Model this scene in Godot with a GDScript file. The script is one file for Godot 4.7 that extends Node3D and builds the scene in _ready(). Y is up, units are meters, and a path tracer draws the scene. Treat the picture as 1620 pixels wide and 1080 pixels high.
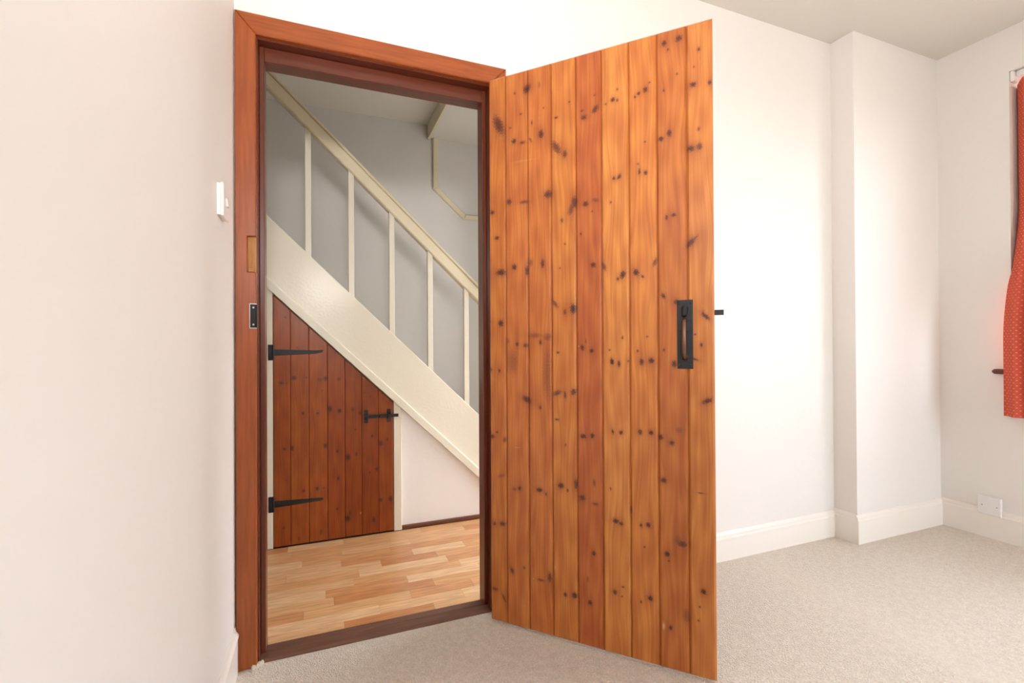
extends Node3D

# Room axes: x runs right along the door wall, y up, z from the door wall (z = 0) towards the room.
const ROOM_X := 3.483        # right wall
const ROOM_H := 2.598
const ROOM_Z := 3.9          # wall behind the camera
const BREAST_X := 2.7735
const BREAST_Z := 0.117
const PART := 0.1            # thickness of the door wall
const STR_Z := -0.942        # face of the stairs and the cupboard under them
const FAR_Z := -1.742        # wall on the far side of the stairs
const HINGE := Vector3(0.8325, 0.0, 0.0596)
const SWING := 47.74         # degrees between the open door and the door wall

var M := {}
var taken := {}

# ---------------------------------------------------------------- helpers
func numbered(called: String) -> String:
	if not taken.has(called):
		taken[called] = 0
		return called
	taken[called] += 1
	return "%s_%03d" % [called, taken[called]]

func tag(o: Node, label: String, category: String, kind := "", group := "") -> Node:
	o.set_meta("label", label)
	o.set_meta("category", category)
	if kind: o.set_meta("kind", kind)
	if group: o.set_meta("group", group)
	return o

func base(called: String, at := Vector3.ZERO, parent: Node = self) -> Node3D:
	var n := Node3D.new()
	n.name = numbered(called) if parent == self else called
	n.position = at
	parent.add_child(n, true)
	return n

func stool() -> SurfaceTool:
	var st := SurfaceTool.new()
	st.begin(Mesh.PRIMITIVE_TRIANGLES)
	return st

func piece(called: String, st: SurfaceTool, mat: Material, parent: Node = self) -> MeshInstance3D:
	return piece_mesh(called, st.commit(), mat, parent)

func piece_mesh(called: String, mesh: Mesh, mat: Material, parent: Node = self) -> MeshInstance3D:
	var o := MeshInstance3D.new()
	o.name = numbered(called) if parent == self else called
	o.mesh = mesh
	o.material_override = mat
	parent.add_child(o, true)
	return o

func tri(st: SurfaceTool, a: Vector3, b: Vector3, c: Vector3, n: Vector3, ua := Vector2.ZERO, ub := Vector2.ZERO, uc := Vector2.ZERO) -> void:
	var flip := (b - a).cross(c - a).dot(n) > 0.0
	for v in ([[a, ua], [c, uc], [b, ub]] if flip else [[a, ua], [b, ub], [c, uc]]):
		st.set_normal(n)
		st.set_uv(v[1])
		st.add_vertex(v[0])

func smooth_tri(st: SurfaceTool, p: Array, n: Array, uv: Array) -> void:
	var nn: Vector3 = n[0] + n[1] + n[2]
	var flip: bool = (p[1] - p[0]).cross(p[2] - p[0]).dot(nn) > 0.0
	for i in ([0, 2, 1] if flip else [0, 1, 2]):
		st.set_normal(n[i])
		st.set_uv(uv[i])
		st.add_vertex(p[i])

func inset(poly: PackedVector2Array, d: float) -> PackedVector2Array:
	var r := PackedVector2Array()
	var n := poly.size()
	for i in n:
		var e0 := (poly[i] - poly[(i + n - 1) % n]).normalized()
		var e1 := (poly[(i + 1) % n] - poly[i]).normalized()
		var n0 := Vector2(-e0.y, e0.x)
		var n1 := Vector2(-e1.y, e1.x)
		var m := (n0 + n1) / maxf(1.0 + n0.dot(n1), 0.2)
		r.append(poly[i] + m * d)
	return r

# A polygon in the xy plane given depth from z0 to z1; bev chamfers the z1 edges, back the z0 edges.
# uvs maps (x, y) to texture space: u = x * uvs.x + uvo.x, v = y * uvs.y + uvo.y
func prism(st: SurfaceTool, poly_in: PackedVector2Array, z0: float, z1: float, bev := 0.0, back := 0.0, xf := Transform3D.IDENTITY, uvs := Vector2.ONE, uvo := Vector2.ZERO) -> void:
	var poly := poly_in
	var area := 0.0
	for i in poly.size():
		area += poly[i].cross(poly[(i + 1) % poly.size()])
	if area < 0.0:
		poly = poly_in.duplicate()
		poly.reverse()
	var rings := [[inset(poly, back) if back > 0.0 else poly, z0]]
	if back > 0.0: rings.append([poly, z0 + back])
	if bev > 0.0: rings.append([poly, z1 - bev])
	rings.append([inset(poly, bev) if bev > 0.0 else poly, z1])
	var n := poly.size()
	for k in rings.size() - 1:
		var A: PackedVector2Array = rings[k][0]
		var B: PackedVector2Array = rings[k + 1][0]
		var za: float = rings[k][1]
		var zb: float = rings[k + 1][1]
		for i in n:
			var j := (i + 1) % n
			var p := [Vector3(A[i].x, A[i].y, za), Vector3(A[j].x, A[j].y, za), Vector3(B[j].x, B[j].y, zb), Vector3(B[i].x, B[i].y, zb)]
			var e := poly[j] - poly[i]
			var nn: Vector3 = (p[1] - p[0]).cross(p[3] - p[0]).normalized()
			if nn.dot(Vector3(e.y, -e.x, 0.0)) < 0.0 and absf(nn.z) < 0.99: nn = -nn
			var w := []
			var t := []
			for q in p:
				w.append(xf * q)
				t.append(Vector2(q.x * uvs.x + uvo.x, q.y * uvs.y + uvo.y))
			var wn := (xf.basis * nn).normalized()
			tri(st, w[0], w[1], w[2], wn, t[0], t[1], t[2])
			tri(st, w[0], w[2], w[3], wn, t[0], t[2], t[3])
	for k in 2:
		var P: PackedVector2Array = rings[0][0] if k == 0 else rings[-1][0]
		var z: float = z0 if k == 0 else z1
		var wn := (xf.basis * Vector3(0, 0, -1 if k == 0 else 1)).normalized()
		var ix := Geometry2D.triangulate_polygon(P)
		for i in range(0, ix.size(), 3):
			var w := []
			var t := []
			for m in 3:
				var q := P[ix[i + m]]
				w.append(xf * Vector3(q.x, q.y, z))
				t.append(Vector2(q.x * uvs.x + uvo.x, q.y * uvs.y + uvo.y))
			tri(st, w[0], w[1], w[2], wn, t[0], t[1], t[2])

func rect(x0: float, y0: float, x1: float, y1: float) -> PackedVector2Array:
	return PackedVector2Array([Vector2(x0, y0), Vector2(x1, y0), Vector2(x1, y1), Vector2(x0, y1)])

func poly(pts: Array) -> PackedVector2Array:
	var r := PackedVector2Array()
	for i in range(0, pts.size(), 2):
		r.append(Vector2(pts[i], pts[i + 1]))
	return r

# A box between two corners, every edge chamfered by bev.
func box(st: SurfaceTool, a: Vector3, b: Vector3, bev := 0.0) -> void:
	prism(st, rect(a.x, a.y, b.x, b.y), a.z, b.z, bev, bev)

# A profile (out from the wall, up) run along a level line from a to b; out is the side the profile faces.
func run(st: SurfaceTool, profile: PackedVector2Array, a: Vector3, b: Vector3, out: Vector3) -> void:
	var d := b - a
	var xf := Transform3D(Basis(out, Vector3.UP, d.normalized()), a)
	prism(st, profile, 0.0, d.length(), 0.0, 0.0, xf)

func tube(st: SurfaceTool, pts: Array, rad: Array, sides := 12) -> void:
	var rings := []
	var side := Vector3.ZERO
	for i in pts.size():
		var d: Vector3 = (pts[mini(i + 1, pts.size() - 1)] - pts[maxi(i - 1, 0)]).normalized()
		if side == Vector3.ZERO:
			side = d.cross(Vector3.UP if absf(d.y) < 0.9 else Vector3.RIGHT).normalized()
		side = (side - d * side.dot(d)).normalized()
		var up := d.cross(side)
		var ring := []
		for k in sides:
			var a := TAU * k / sides
			var n := side * cos(a) + up * sin(a)
			ring.append([pts[i] + n * rad[i], n])
		rings.append(ring)
	for i in pts.size() - 1:
		for k in sides:
			var a = rings[i][k]
			var b = rings[i][(k + 1) % sides]
			var c = rings[i + 1][(k + 1) % sides]
			var e = rings[i + 1][k]
			var uv := [Vector2.ZERO, Vector2.ZERO, Vector2.ZERO]
			smooth_tri(st, [a[0], b[0], c[0]], [a[1], b[1], c[1]], uv)
			smooth_tri(st, [a[0], c[0], e[0]], [a[1], c[1], e[1]], uv)
	for i in [0, pts.size() - 1]:
		var d: Vector3 = (pts[1] - pts[0]).normalized() * -1.0 if i == 0 else (pts[-1] - pts[-2]).normalized()
		for k in sides:
			tri(st, pts[i], rings[i][k][0], rings[i][(k + 1) % sides][0], d)

# (radius, height) pairs turned about the y axis
func lathe(st: SurfaceTool, prof: Array, at: Vector3, basis := Basis.IDENTITY, sides := 24) -> void:
	for i in prof.size() - 1:
		var a: Vector2 = prof[i]
		var b: Vector2 = prof[i + 1]
		var t := b - a
		var n2 := Vector2(t.y, -t.x).normalized()
		for k in sides:
			var c := []
			var nn := []
			for q in [[a, k], [a, k + 1], [b, k + 1], [b, k]]:
				var w: float = TAU * q[1] / sides
				c.append(at + basis * Vector3(q[0].x * cos(w), q[0].y, q[0].x * sin(w)))
				nn.append(basis * Vector3(n2.x * cos(w), n2.y, n2.x * sin(w)))
			var uv := [Vector2.ZERO, Vector2.ZERO, Vector2.ZERO]
			if a.x > 1e-6: smooth_tri(st, [c[0], c[1], c[2]], [nn[0], nn[1], nn[2]], uv)
			if b.x > 1e-6: smooth_tri(st, [c[0], c[2], c[3]], [nn[0], nn[2], nn[3]], uv)

# ---------------------------------------------------------------- materials
func srgb(r: float, g: float, b: float) -> Color:
	return Color(r / 255.0, g / 255.0, b / 255.0)

func mat(c: Color, rough := 0.6, spec := 0.5) -> StandardMaterial3D:
	var m := StandardMaterial3D.new()
	m.albedo_color = c
	m.roughness = rough
	m.metallic_specular = spec
	return m

func noise_tex(size: int, freq: float, oct: int, lo: Color, hi: Color, sd: int, normal := false, bump := 4.0) -> NoiseTexture2D:
	var n := FastNoiseLite.new()
	n.noise_type = FastNoiseLite.TYPE_SIMPLEX
	n.seed = sd
	n.frequency = freq
	n.fractal_octaves = oct
	var t := NoiseTexture2D.new()
	t.width = size
	t.height = size
	t.seamless = true
	t.noise = n
	if normal:
		t.as_normal_map = true
		t.bump_strength = bump
	else:
		var g := Gradient.new()
		g.set_color(0, lo)
		g.set_color(1, hi)
		t.color_ramp = g
	return t

func tri_scale(m: StandardMaterial3D, s: Vector3, off := Vector3.ZERO) -> StandardMaterial3D:
	m.uv1_triplanar = true
	m.uv1_world_triplanar = true
	m.uv1_triplanar_sharpness = 8.0
	m.uv1_scale = s
	m.uv1_offset = off
	return m

func wood(c: Color, s: Vector3, rough: float, off := Vector3.ZERO) -> StandardMaterial3D:
	var m := mat(c, rough)
	m.albedo_texture = M.grain
	return tri_scale(m, s, off)

# Pine boards in one picture: u across the boards, v down. Knots are drawn where the boards have them.
class Pine:
	var w: int
	var h: int
	var wm: float      # width in mm
	var hm: float
	var px: PackedByteArray
	var nz := FastNoiseLite.new()

func pine(w: int, h: int, wm: float, hm: float, seams: Array, tones: Array, sd: int) -> Pine:
	var p := Pine.new()
	p.w = w; p.h = h; p.wm = wm; p.hm = hm
	p.px.resize(w * h * 3)
	p.nz.seed = sd
	p.nz.noise_type = FastNoiseLite.TYPE_SIMPLEX
	p.nz.frequency = 1.0
	p.nz.fractal_type = FastNoiseLite.FRACTAL_NONE
	var xs := wm / w
	var ys := hm / h
	var board := PackedInt32Array()
	board.resize(w)
	for x in w:
		var b := 0
		while b < seams.size() - 2 and x * xs > seams[b + 1]: b += 1
		board[x] = b
	for y in h:
		var ym := hm - y * ys
		for x in w:
			var b := board[x]
			var um := x * xs
			var warp := p.nz.get_noise_2d(um * 0.012 + b * 17.3, ym * 0.0022) * 9.0
			var band := p.nz.get_noise_2d((um + warp) * 0.085 + b * 41.7, ym * 0.0009)
			var fine := p.nz.get_noise_2d((um + warp) * 0.42 + b * 11.1, ym * 0.006)
			var blot := p.nz.get_noise_2d(um * 0.02 + b * 7.7, ym * 0.006 + 90.0)
			var t: Color = tones[b]
			var k := 1.0 + band * 0.04 + fine * 0.03 + blot * 0.05
			var red := 1.0 - 0.03 * band - 0.04 * blot
			var i := (y * w + x) * 3
			p.px[i] = clampi(int(t.r * 255.0 * k), 0, 255)
			p.px[i + 1] = clampi(int(t.g * 255.0 * k * (2.0 - red)), 0, 255)
			p.px[i + 2] = clampi(int(t.b * 255.0 * k * (2.0 - red) * 0.98), 0, 255)
	return p

# One knot: place across and up, half width and half height in mm, strength, lean in degrees.
func k(p: Pine, u: float, y: float, rx: float, ry: float, s: float, lean: float) -> void:
	var xs := p.wm / p.w
	var ys := p.hm / p.h
	var reach := maxf(rx, ry) * 2.6
	var ca := cos(deg_to_rad(-lean))
	var sa := sin(deg_to_rad(-lean))
	for yy in range(maxi(0, int((p.hm - y - reach * 1.3) / ys)), mini(p.h, int((p.hm - y + reach * 1.3) / ys) + 1)):
		for xx in range(maxi(0, int((u - reach) / xs)), mini(p.w, int((u + reach) / xs) + 1)):
			var dx := xx * xs - u
			var dy := (p.hm - yy * ys) - y
			var ax := (dx * ca - dy * sa) / rx
			var ay := (dx * sa + dy * ca) / ry
			var r := sqrt(ax * ax + ay * ay) + 0.28 * p.nz.get_noise_2d(dx * 0.22 + u, dy * 0.13 + y)
			var core := (1.0 - smoothstep(0.25, 1.25, r)) * s * 0.86
			var halo := exp(-r * r * 0.36) * s * (0.36 + 0.10 * sin(r * 9.0))
			var i := (yy * p.w + xx) * 3
			p.px[i] = int(lerpf(lerpf(p.px[i], 118.0, halo), 64.0, core))
			p.px[i + 1] = int(lerpf(lerpf(p.px[i + 1], 60.0, halo), 29.0, core))
			p.px[i + 2] = int(lerpf(lerpf(p.px[i + 2], 40.0, halo), 27.0, core))

func scuff(p: Pine, u: float, y: float, rx: float, ry: float, s: float) -> void:   # a pale chip or rub in the varnish
	var xs := p.wm / p.w
	var ys := p.hm / p.h
	for yy in range(maxi(0, int((p.hm - y - ry) / ys)), mini(p.h, int((p.hm - y + ry) / ys) + 1)):
		for xx in range(maxi(0, int((u - rx) / xs)), mini(p.w, int((u + rx) / xs) + 1)):
			var r := Vector2((xx * xs - u) / rx, (p.hm - yy * ys - y) / ry).length()
			var a := clampf(1.0 - r, 0.0, 1.0) * s
			var i := (yy * p.w + xx) * 3
			p.px[i] = int(lerpf(p.px[i], 226.0, a))
			p.px[i + 1] = int(lerpf(p.px[i + 1], 196.0, a))
			p.px[i + 2] = int(lerpf(p.px[i + 2], 160.0, a))

func pine_mat(p: Pine) -> StandardMaterial3D:
	var m := mat(Color.WHITE, 0.34, 0.46)
	m.albedo_texture = ImageTexture.create_from_image(Image.create_from_data(p.w, p.h, false, Image.FORMAT_RGB8, p.px))
	m.texture_repeat = false
	return m

func make_materials() -> void:
	M.grain = noise_tex(512, 0.012, 4, Color(0.84, 0.82, 0.80), Color(1, 1, 1), 5)
	var plaster := noise_tex(512, 0.02, 4, Color.BLACK, Color.WHITE, 8, true, 1.2)
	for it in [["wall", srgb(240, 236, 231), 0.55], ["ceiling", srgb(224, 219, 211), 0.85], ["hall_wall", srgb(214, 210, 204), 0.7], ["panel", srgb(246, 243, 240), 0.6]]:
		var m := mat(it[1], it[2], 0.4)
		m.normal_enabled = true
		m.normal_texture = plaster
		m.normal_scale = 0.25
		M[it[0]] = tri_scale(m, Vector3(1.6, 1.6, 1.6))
	M.gloss = mat(srgb(246, 240, 232), 0.3)          # white gloss on the skirting
	M.cream = mat(srgb(234, 227, 208), 0.2, 0.28)         # aged cream gloss on the stairs
	M.cream.normal_enabled = true
	M.cream.normal_texture = noise_tex(512, 0.03, 3, Color.BLACK, Color.WHITE, 61, true, 3.0)
	M.cream.normal_scale = 0.12
	tri_scale(M.cream, Vector3(3, 3, 3))
	M.rail = mat(srgb(229, 217, 188), 0.3)
	M.moulding = mat(srgb(222, 212, 184), 0.35)
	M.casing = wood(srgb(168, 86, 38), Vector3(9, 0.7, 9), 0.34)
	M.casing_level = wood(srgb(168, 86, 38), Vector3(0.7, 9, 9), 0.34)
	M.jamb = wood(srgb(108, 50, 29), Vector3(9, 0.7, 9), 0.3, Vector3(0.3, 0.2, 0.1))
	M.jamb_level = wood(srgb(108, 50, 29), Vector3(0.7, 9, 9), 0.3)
	M.tongue = wood(srgb(140, 74, 36), Vector3(9, 0.7, 9), 0.4)
	M.threshold = wood(srgb(124, 84, 66), Vector3(0.8, 9, 14), 0.5)
	M.raw_wood = wood(srgb(196, 140, 84), Vector3(9, 1.2, 9), 0.8)
	M.skirting_brown = wood(srgb(128, 76, 54), Vector3(0.8, 9, 9), 0.5)
	M.iron = mat(srgb(42, 42, 44), 0.42)
	M.iron.metallic = 0.35
	M.worn_iron = mat(srgb(122, 88, 72), 0.36)
	M.worn_iron.metallic = 0.7
	M.dark_metal = mat(srgb(30, 28, 28), 0.35)
	M.dark_metal.metallic = 0.6
	M.steel = mat(srgb(190, 186, 180), 0.3)
	M.steel.metallic = 0.9
	M.plastic = mat(srgb(242, 238, 236), 0.28)
	M.white_frame = mat(srgb(236, 236, 232), 0.3)
	M.sill = wood(srgb(104, 56, 34), Vector3(9, 9, 0.8), 0.35)
	M.filler = mat(srgb(214, 206, 186), 0.9)
	# carpet: short cut pile, mottled
	var c := mat(srgb(255, 242, 227), 0.95, 0.2)
	c.albedo_texture = noise_tex(2048, 0.22, 3, Color(0.87, 0.88, 0.87), Color(1, 1, 1), 31)
	c.detail_enabled = true
	c.detail_blend_mode = BaseMaterial3D.BLEND_MODE_MUL
	c.detail_uv_layer = BaseMaterial3D.DETAIL_UV_1
	c.detail_albedo = noise_tex(1024, 0.11, 3, Color(0.94, 0.935, 0.93), Color(1, 1, 1), 77)
	c.normal_enabled = true
	c.normal_texture = noise_tex(2048, 0.3, 2, Color.BLACK, Color.WHITE, 32, true, 6.0)
	c.normal_scale = 0.5
	c.rim_enabled = true
	c.rim = 0.3
	M.carpet = tri_scale(c, Vector3(0.235, 0.235, 0.235), Vector3(0.05, 0.05, 0.02))   # one tile over the whole room
	# laminate strips in six tones
	var lam := []
	for it in [srgb(239, 180, 123), srgb(247, 197, 144), srgb(222, 153, 98), srgb(254, 210, 159), srgb(231, 165, 111), srgb(243, 189, 134)]:
		lam.append(wood(it, Vector3(0.9, 9, 11), 0.3, Vector3(lam.size() * 0.31, 0, lam.size() * 0.17)))
	M.laminate = lam
	# curtain: red cloth with rows of small pale stitches
	var im := Image.create(64, 64, false, Image.FORMAT_RGB8)
	im.fill(srgb(186, 62, 50))
	for y in 64:
		for x in 64:
			im.set_pixel(x, y, srgb(204, 86, 68).lerp(srgb(216, 102, 82), 0.5 + 0.5 * sin(y * TAU / 8.0)))
	for q in [Vector2i(6, 10), Vector2i(38, 42)]:
		im.fill_rect(Rect2i(q.x, q.y, 18, 9), srgb(236, 158, 130))
	M.curtain = mat(Color.WHITE, 0.85, 0.2)
	M.curtain.albedo_texture = ImageTexture.create_from_image(im)
	M.glass = mat(Color(1, 1, 1, 0.06), 0.02)
	M.glass.transparency = BaseMaterial3D.TRANSPARENCY_ALPHA
	M.bulb = mat(srgb(255, 246, 230), 0.5)  # glowing disc of the lamp that stands in for bounced flash
	M.bulb.emission_enabled = true
	M.bulb.emission = srgb(255, 244, 226)
	M.bulb.emission_energy_multiplier = 2.0
	# door of the room
	var seams := [0, 67, 155, 243.5, 333, 421, 511, 598.5, 687.5, 762]
	var tones := [srgb(186, 109, 51), srgb(188, 109, 55), srgb(188, 109, 55), srgb(192, 116, 57), srgb(177, 95, 49), srgb(198, 124, 63), srgb(195, 118, 58), srgb(181, 104, 51), srgb(190, 116, 58)]
	var d := pine(768, 1536, 762.0, 1981.0, seams, tones, 3)
	k(d, 42, 1806, 18, 42, 0.9, 25); k(d, -8, 1783, 6, 4, 0.6, 0); k(d, 155, 1913, 14, 18, 0.9, -30); k(d, 107, 1908, 4, 6, 0.6, 0)
	k(d, 202, 1915, 6, 12, 0.3, 0); k(d, 218, 1831, 3, 3, 0.7, 0); k(d, 130, 1828, 5, 3, 0.7, 0); k(d, 173, 1788, 3, 8, 0.7, 0)
	k(d, 88, 1787, 5, 3, 0.6, 0); k(d, 208, 1741, 10, 15, 0.9, 0); k(d, 103, 1736, 9, 9, 0.9, 0); k(d, 137, 1725, 12, 6, 0.6, 0)
	k(d, 167, 1729, 4, 12, 0.5, 30); k(d, 264, 1787, 6, 4, 0.9, 0); k(d, 312, 1830, 3, 3, 0.7, 0); k(d, 264, 1684, 12, 28, 0.75, 30)
	k(d, 295, 1656, 8, 14, 0.7, 0); k(d, 400, 1833, 3, 3, 0.7, 0); k(d, 357, 1790, 4, 4, 0.7, 0); k(d, 363, 1767, 11, 9, 0.75, 0)
	k(d, 402, 1786, 10, 16, 0.75, -35); k(d, 13, 1491, 9, 8, 0.95, 0); k(d, 32, 1396, 9, 7, 1, 0); k(d, 47, 1269, 20, 13, 1, 0)
	k(d, 82, 1521, 11, 12, 0.8, 0); k(d, 142, 1513, 18, 6, 0.6, 0); k(d, 102, 1284, 9, 11, 0.9, 0); k(d, 151, 1268, 7, 18, 0.9, 0)
	k(d, 163, 1295, 12, 15, 0.4, 0); k(d, 232, 1527, 15, 14, 0.85, 0); k(d, 211, 1288, 7, 15, 0.9, 0); k(d, 328, 1488, 11, 20, 0.85, 0)
	k(d, 316, 1464, 10, 22, 0.5, -20); k(d, 283, 1431, 6, 8, 0.6, 0); k(d, 294, 1349, 3, 3, 0.8, 0); k(d, 275, 1268, 3, 3, 0.8, 0)
	k(d, 256, 1147, 7, 18, 0.6, 35); k(d, 322, 1127, 13, 17, 1, 0); k(d, 292, 1117, 6, 10, 0.6, 0); k(d, 367, 1476, 11, 10, 0.75, 0)
	k(d, 402, 1484, 12, 7, 0.5, -20); k(d, 350, 1377, 3, 5, 0.8, 0); k(d, 390, 1448, 3, 3, 0.6, 0); k(d, 392, 1270, 10, 9, 0.9, -20)
	k(d, 46, 1084, 10, 12, 1, 0); k(d, -1, 1091, 6, 6, 0.8, 0); k(d, 0, 916, 9, 10, 0.9, 0); k(d, 39, 912, 4, 7, 0.9, 0)
	k(d, 5, 671, 14, 8, 0.9, 0); k(d, 59, 663, 7, 12, 0.6, 0); k(d, 28, 688, 5, 4, 0.7, 0); k(d, 111, 1008, 6, 8, 0.8, 0)
	k(d, 145, 1004, 12, 8, 0.6, 0); k(d, 74, 1020, 6, 12, 0.4, 0); k(d, 91, 942, 24, 48, 0.25, 0); k(d, 149, 812, 20, 11, 0.95, -30)
	k(d, 201, 1014, 5, 8, 0.9, 0); k(d, 179, 1039, 27, 10, 0.35, 0); k(d, 228, 1032, 15, 14, 0.4, 0); k(d, 224, 905, 16, 96, 0.3, 0)
	k(d, 199, 787, 5, 8, 0.7, 0); k(d, 266, 979, 5, 4, 0.8, 0); k(d, 262, 840, 18, 9, 0.7, 25); k(d, 291, 834, 5, 14, 0.7, 0)
	k(d, 321, 846, 10, 12, 0.85, -30); k(d, 261, 749, 8, 4, 0.7, 0); k(d, 292, 665, 3, 4, 0.7, 0); k(d, 353, 996, 7, 10, 0.95, 20)
	k(d, 385, 985, 7, 8, 0.95, 0); k(d, 365, 1017, 3, 9, 0.5, 0); k(d, 354, 699, 11, 8, 1, 0); k(d, 386, 703, 7, 9, 1, 0)
	k(d, 49, 358, 13, 10, 0.9, 0); k(d, 16, 353, 6, 8, 0.9, 0); k(d, 17, 116, 14, 6, 0.6, 0); k(d, 53, 91, 5, 18, 0.6, 25)
	k(d, 118, 495, 6, 7, 1, 0); k(d, 98, 490, 9, 6, 0.4, 0); k(d, 87, 197, 7, 13, 0.8, 20); k(d, 134, 216, 5, 5, 0.6, 0)
	k(d, 45, 531, 18, 8, 0.3, 25); k(d, 195, 499, 12, 8, 1, 0); k(d, 219, 488, 4, 5, 0.7, 0); k(d, 231, 202, 8, 18, 0.7, 0)
	k(d, 198, 186, 15, 6, 0.5, 0); k(d, 274, 524, 11, 10, 0.9, 15); k(d, 327, 535, 6, 20, 0.8, 0); k(d, 298, 511, 4, 6, 0.6, 0)
	k(d, 288, 156, 6, 9, 0.8, 0); k(d, 321, 160, 10, 11, 0.95, 0); k(d, 350, 493, 11, 10, 0.85, 0); k(d, 391, 548, 5, 12, 0.5, 0)
	k(d, 395, 478, 12, 6, 0.5, 0); k(d, 388, 314, 7, 8, 0.9, 0); k(d, 367, 224, 4, 10, 0.4, 0); k(d, 375, 148, 8, 8, 0.9, 0)
	k(d, 461, 1804, 8, 8, 0.85, 0); k(d, 476, 1799, 4, 5, 0.8, 0); k(d, 476, 1834, 3, 4, 0.8, 0); k(d, 438, 1795, 3, 3, 0.8, 0)
	k(d, 544, 1805, 6, 6, 0.8, 0); k(d, 565, 1812, 8, 10, 0.85, 0); k(d, 532, 1796, 3, 4, 0.8, 0); k(d, 578, 1832, 3, 3, 0.7, 0)
	k(d, 563, 1647, 3, 3, 0.7, 0); k(d, 623, 1943, 8, 9, 0.9, 0); k(d, 667, 1946, 11, 11, 0.85, 0); k(d, 635, 1920, 3, 4, 0.7, 0)
	k(d, 661, 1838, 3, 3, 0.8, 0); k(d, 621, 1796, 3, 4, 0.8, 0); k(d, 612, 1647, 8, 8, 0.95, 0); k(d, 637, 1660, 8, 12, 0.85, 0)
	k(d, 724, 1897, 4, 6, 0.8, 0); k(d, 728, 1862, 1, 80, 0.3, 0); k(d, 710, 1847, 2, 3, 0.8, 0); k(d, 707, 1794, 10, 8, 0.95, 0)
	k(d, 754, 1789, 5, 8, 0.9, 0); k(d, 722, 1656, 5, 6, 0.6, 0); k(d, 699, 1601, 12, 10, 0.95, -20); k(d, 724, 1602, 9, 12, 0.7, 0)
	k(d, 463, 1547, 5, 7, 0.8, 0); k(d, 480, 1549, 6, 10, 0.8, -30); k(d, 452, 1470, 3, 4, 0.8, 0); k(d, 428, 1262, 7, 16, 0.7, 20)
	k(d, 490, 1231, 9, 14, 0.95, -25); k(d, 474, 1218, 4, 6, 0.8, 0); k(d, 545, 1555, 4, 10, 0.9, 0); k(d, 564, 1549, 6, 8, 0.9, 0)
	k(d, 541, 1580, 3, 3, 0.6, 0); k(d, 532, 1235, 9, 12, 1, 25); k(d, 553, 1221, 4, 6, 0.8, 30); k(d, 591, 1264, 6, 14, 0.7, -20)
	k(d, 627, 1399, 4, 8, 0.9, 0); k(d, 648, 1405, 8, 6, 0.9, 0); k(d, 616, 1156, 6, 10, 0.95, 25); k(d, 654, 1136, 8, 8, 0.8, 0)
	k(d, 698, 1315, 9, 18, 0.95, -40); k(d, 712, 1329, 2, 10, 0.6, -40); k(d, 731, 1100, 2, 8, 0.7, 0); k(d, 453, 950, 7, 11, 1, 15)
	k(d, 476, 943, 5, 10, 0.9, 0); k(d, 488, 1028, 3, 5, 0.8, 0); k(d, 445, 988, 3, 4, 0.7, 0); k(d, 454, 722, 4, 9, 0.9, 15)
	k(d, 481, 721, 6, 8, 0.95, -20); k(d, 505, 952, 3, 6, 0.5, 0); k(d, 548, 950, 7, 10, 0.95, 0); k(d, 578, 954, 10, 10, 0.95, 0)
	k(d, 566, 1030, 3, 3, 0.8, 0); k(d, 536, 985, 3, 4, 0.8, 0); k(d, 542, 727, 7, 9, 0.9, 0); k(d, 576, 728, 8, 8, 0.9, 0)
	k(d, 617, 988, 3, 5, 0.8, 0); k(d, 647, 945, 8, 10, 0.95, 0); k(d, 605, 716, 8, 9, 0.95, 0); k(d, 638, 701, 8, 8, 1, 0)
	k(d, 660, 742, 12, 10, 0.3, 0); k(d, 738, 1089, 6, 16, 0.95, 45); k(d, 725, 1003, 4, 7, 0.9, 0); k(d, 705, 961, 14, 4, 0.8, -20)
	k(d, 741, 835, 16, 7, 0.95, -155); k(d, 708, 1035, 3, 3, 0.8, 0); k(d, 446, 535, 3, 5, 0.7, 0); k(d, 462, 433, 11, 8, 0.9, 0)
	k(d, 480, 427, 6, 6, 0.8, 0); k(d, 458, 202, 6, 8, 0.9, 0); k(d, 485, 224, 5, 3, 0.7, 0); k(d, 481, 193, 3, 3, 0.7, 0)
	k(d, 543, 432, 4, 7, 0.95, 0); k(d, 565, 436, 8, 8, 1, 0); k(d, 554, 365, 3, 3, 0.8, 0); k(d, 570, 207, 8, 8, 1, 0)
	k(d, 542, 190, 3, 6, 0.7, 0); k(d, 512, 476, 4, 14, 0.5, 0); k(d, 613, 583, 9, 9, 1, 0); k(d, 667, 394, 14, 10, 0.8, 0)
	k(d, 653, 404, 10, 16, 0.25, 0); k(d, 622, 356, 8, 8, 1, 0); k(d, 627, 335, 3, 3, 0.7, 0); k(d, 631, 130, 5, 8, 1, 0)
	k(d, 677, 178, 10, 24, 0.35, 0); k(d, 721, 557, 10, 2, 0.7, 0); k(d, 727, 262, 8, 9, 0.95, 0); k(d, 716, 214, 3, 3, 0.8, 0)
	k(d, 712, 172, 3, 3, 0.8, 0)
	scuff(d, 140, 1660, 60, 5, 0.22); scuff(d, 110, 640, 18, 3, 0.3); scuff(d, 500, 330, 9, 40, 0.18); scuff(d, 610, 130, 6, 16, 0.8); scuff(d, 250, 240, 3, 9, 0.7); scuff(d, 170, 185, 4, 4, 0.6); scuff(d, 340, 1000, 4, 3, 0.7); scuff(d, 600, 900, 3, 10, 0.25); scuff(d, 500, 120, 4, 30, 0.25)
	M.pine_door = pine_mat(d)
	# cupboard door
	var seams2 := [0, 78, 164, 252, 338, 422, 508, 586]
	var tones2 := [srgb(146, 69, 24), srgb(149, 73, 26), srgb(151, 74, 27), srgb(144, 67, 24), srgb(140, 65, 22), srgb(135, 61, 21), srgb(140, 66, 23)]
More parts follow.
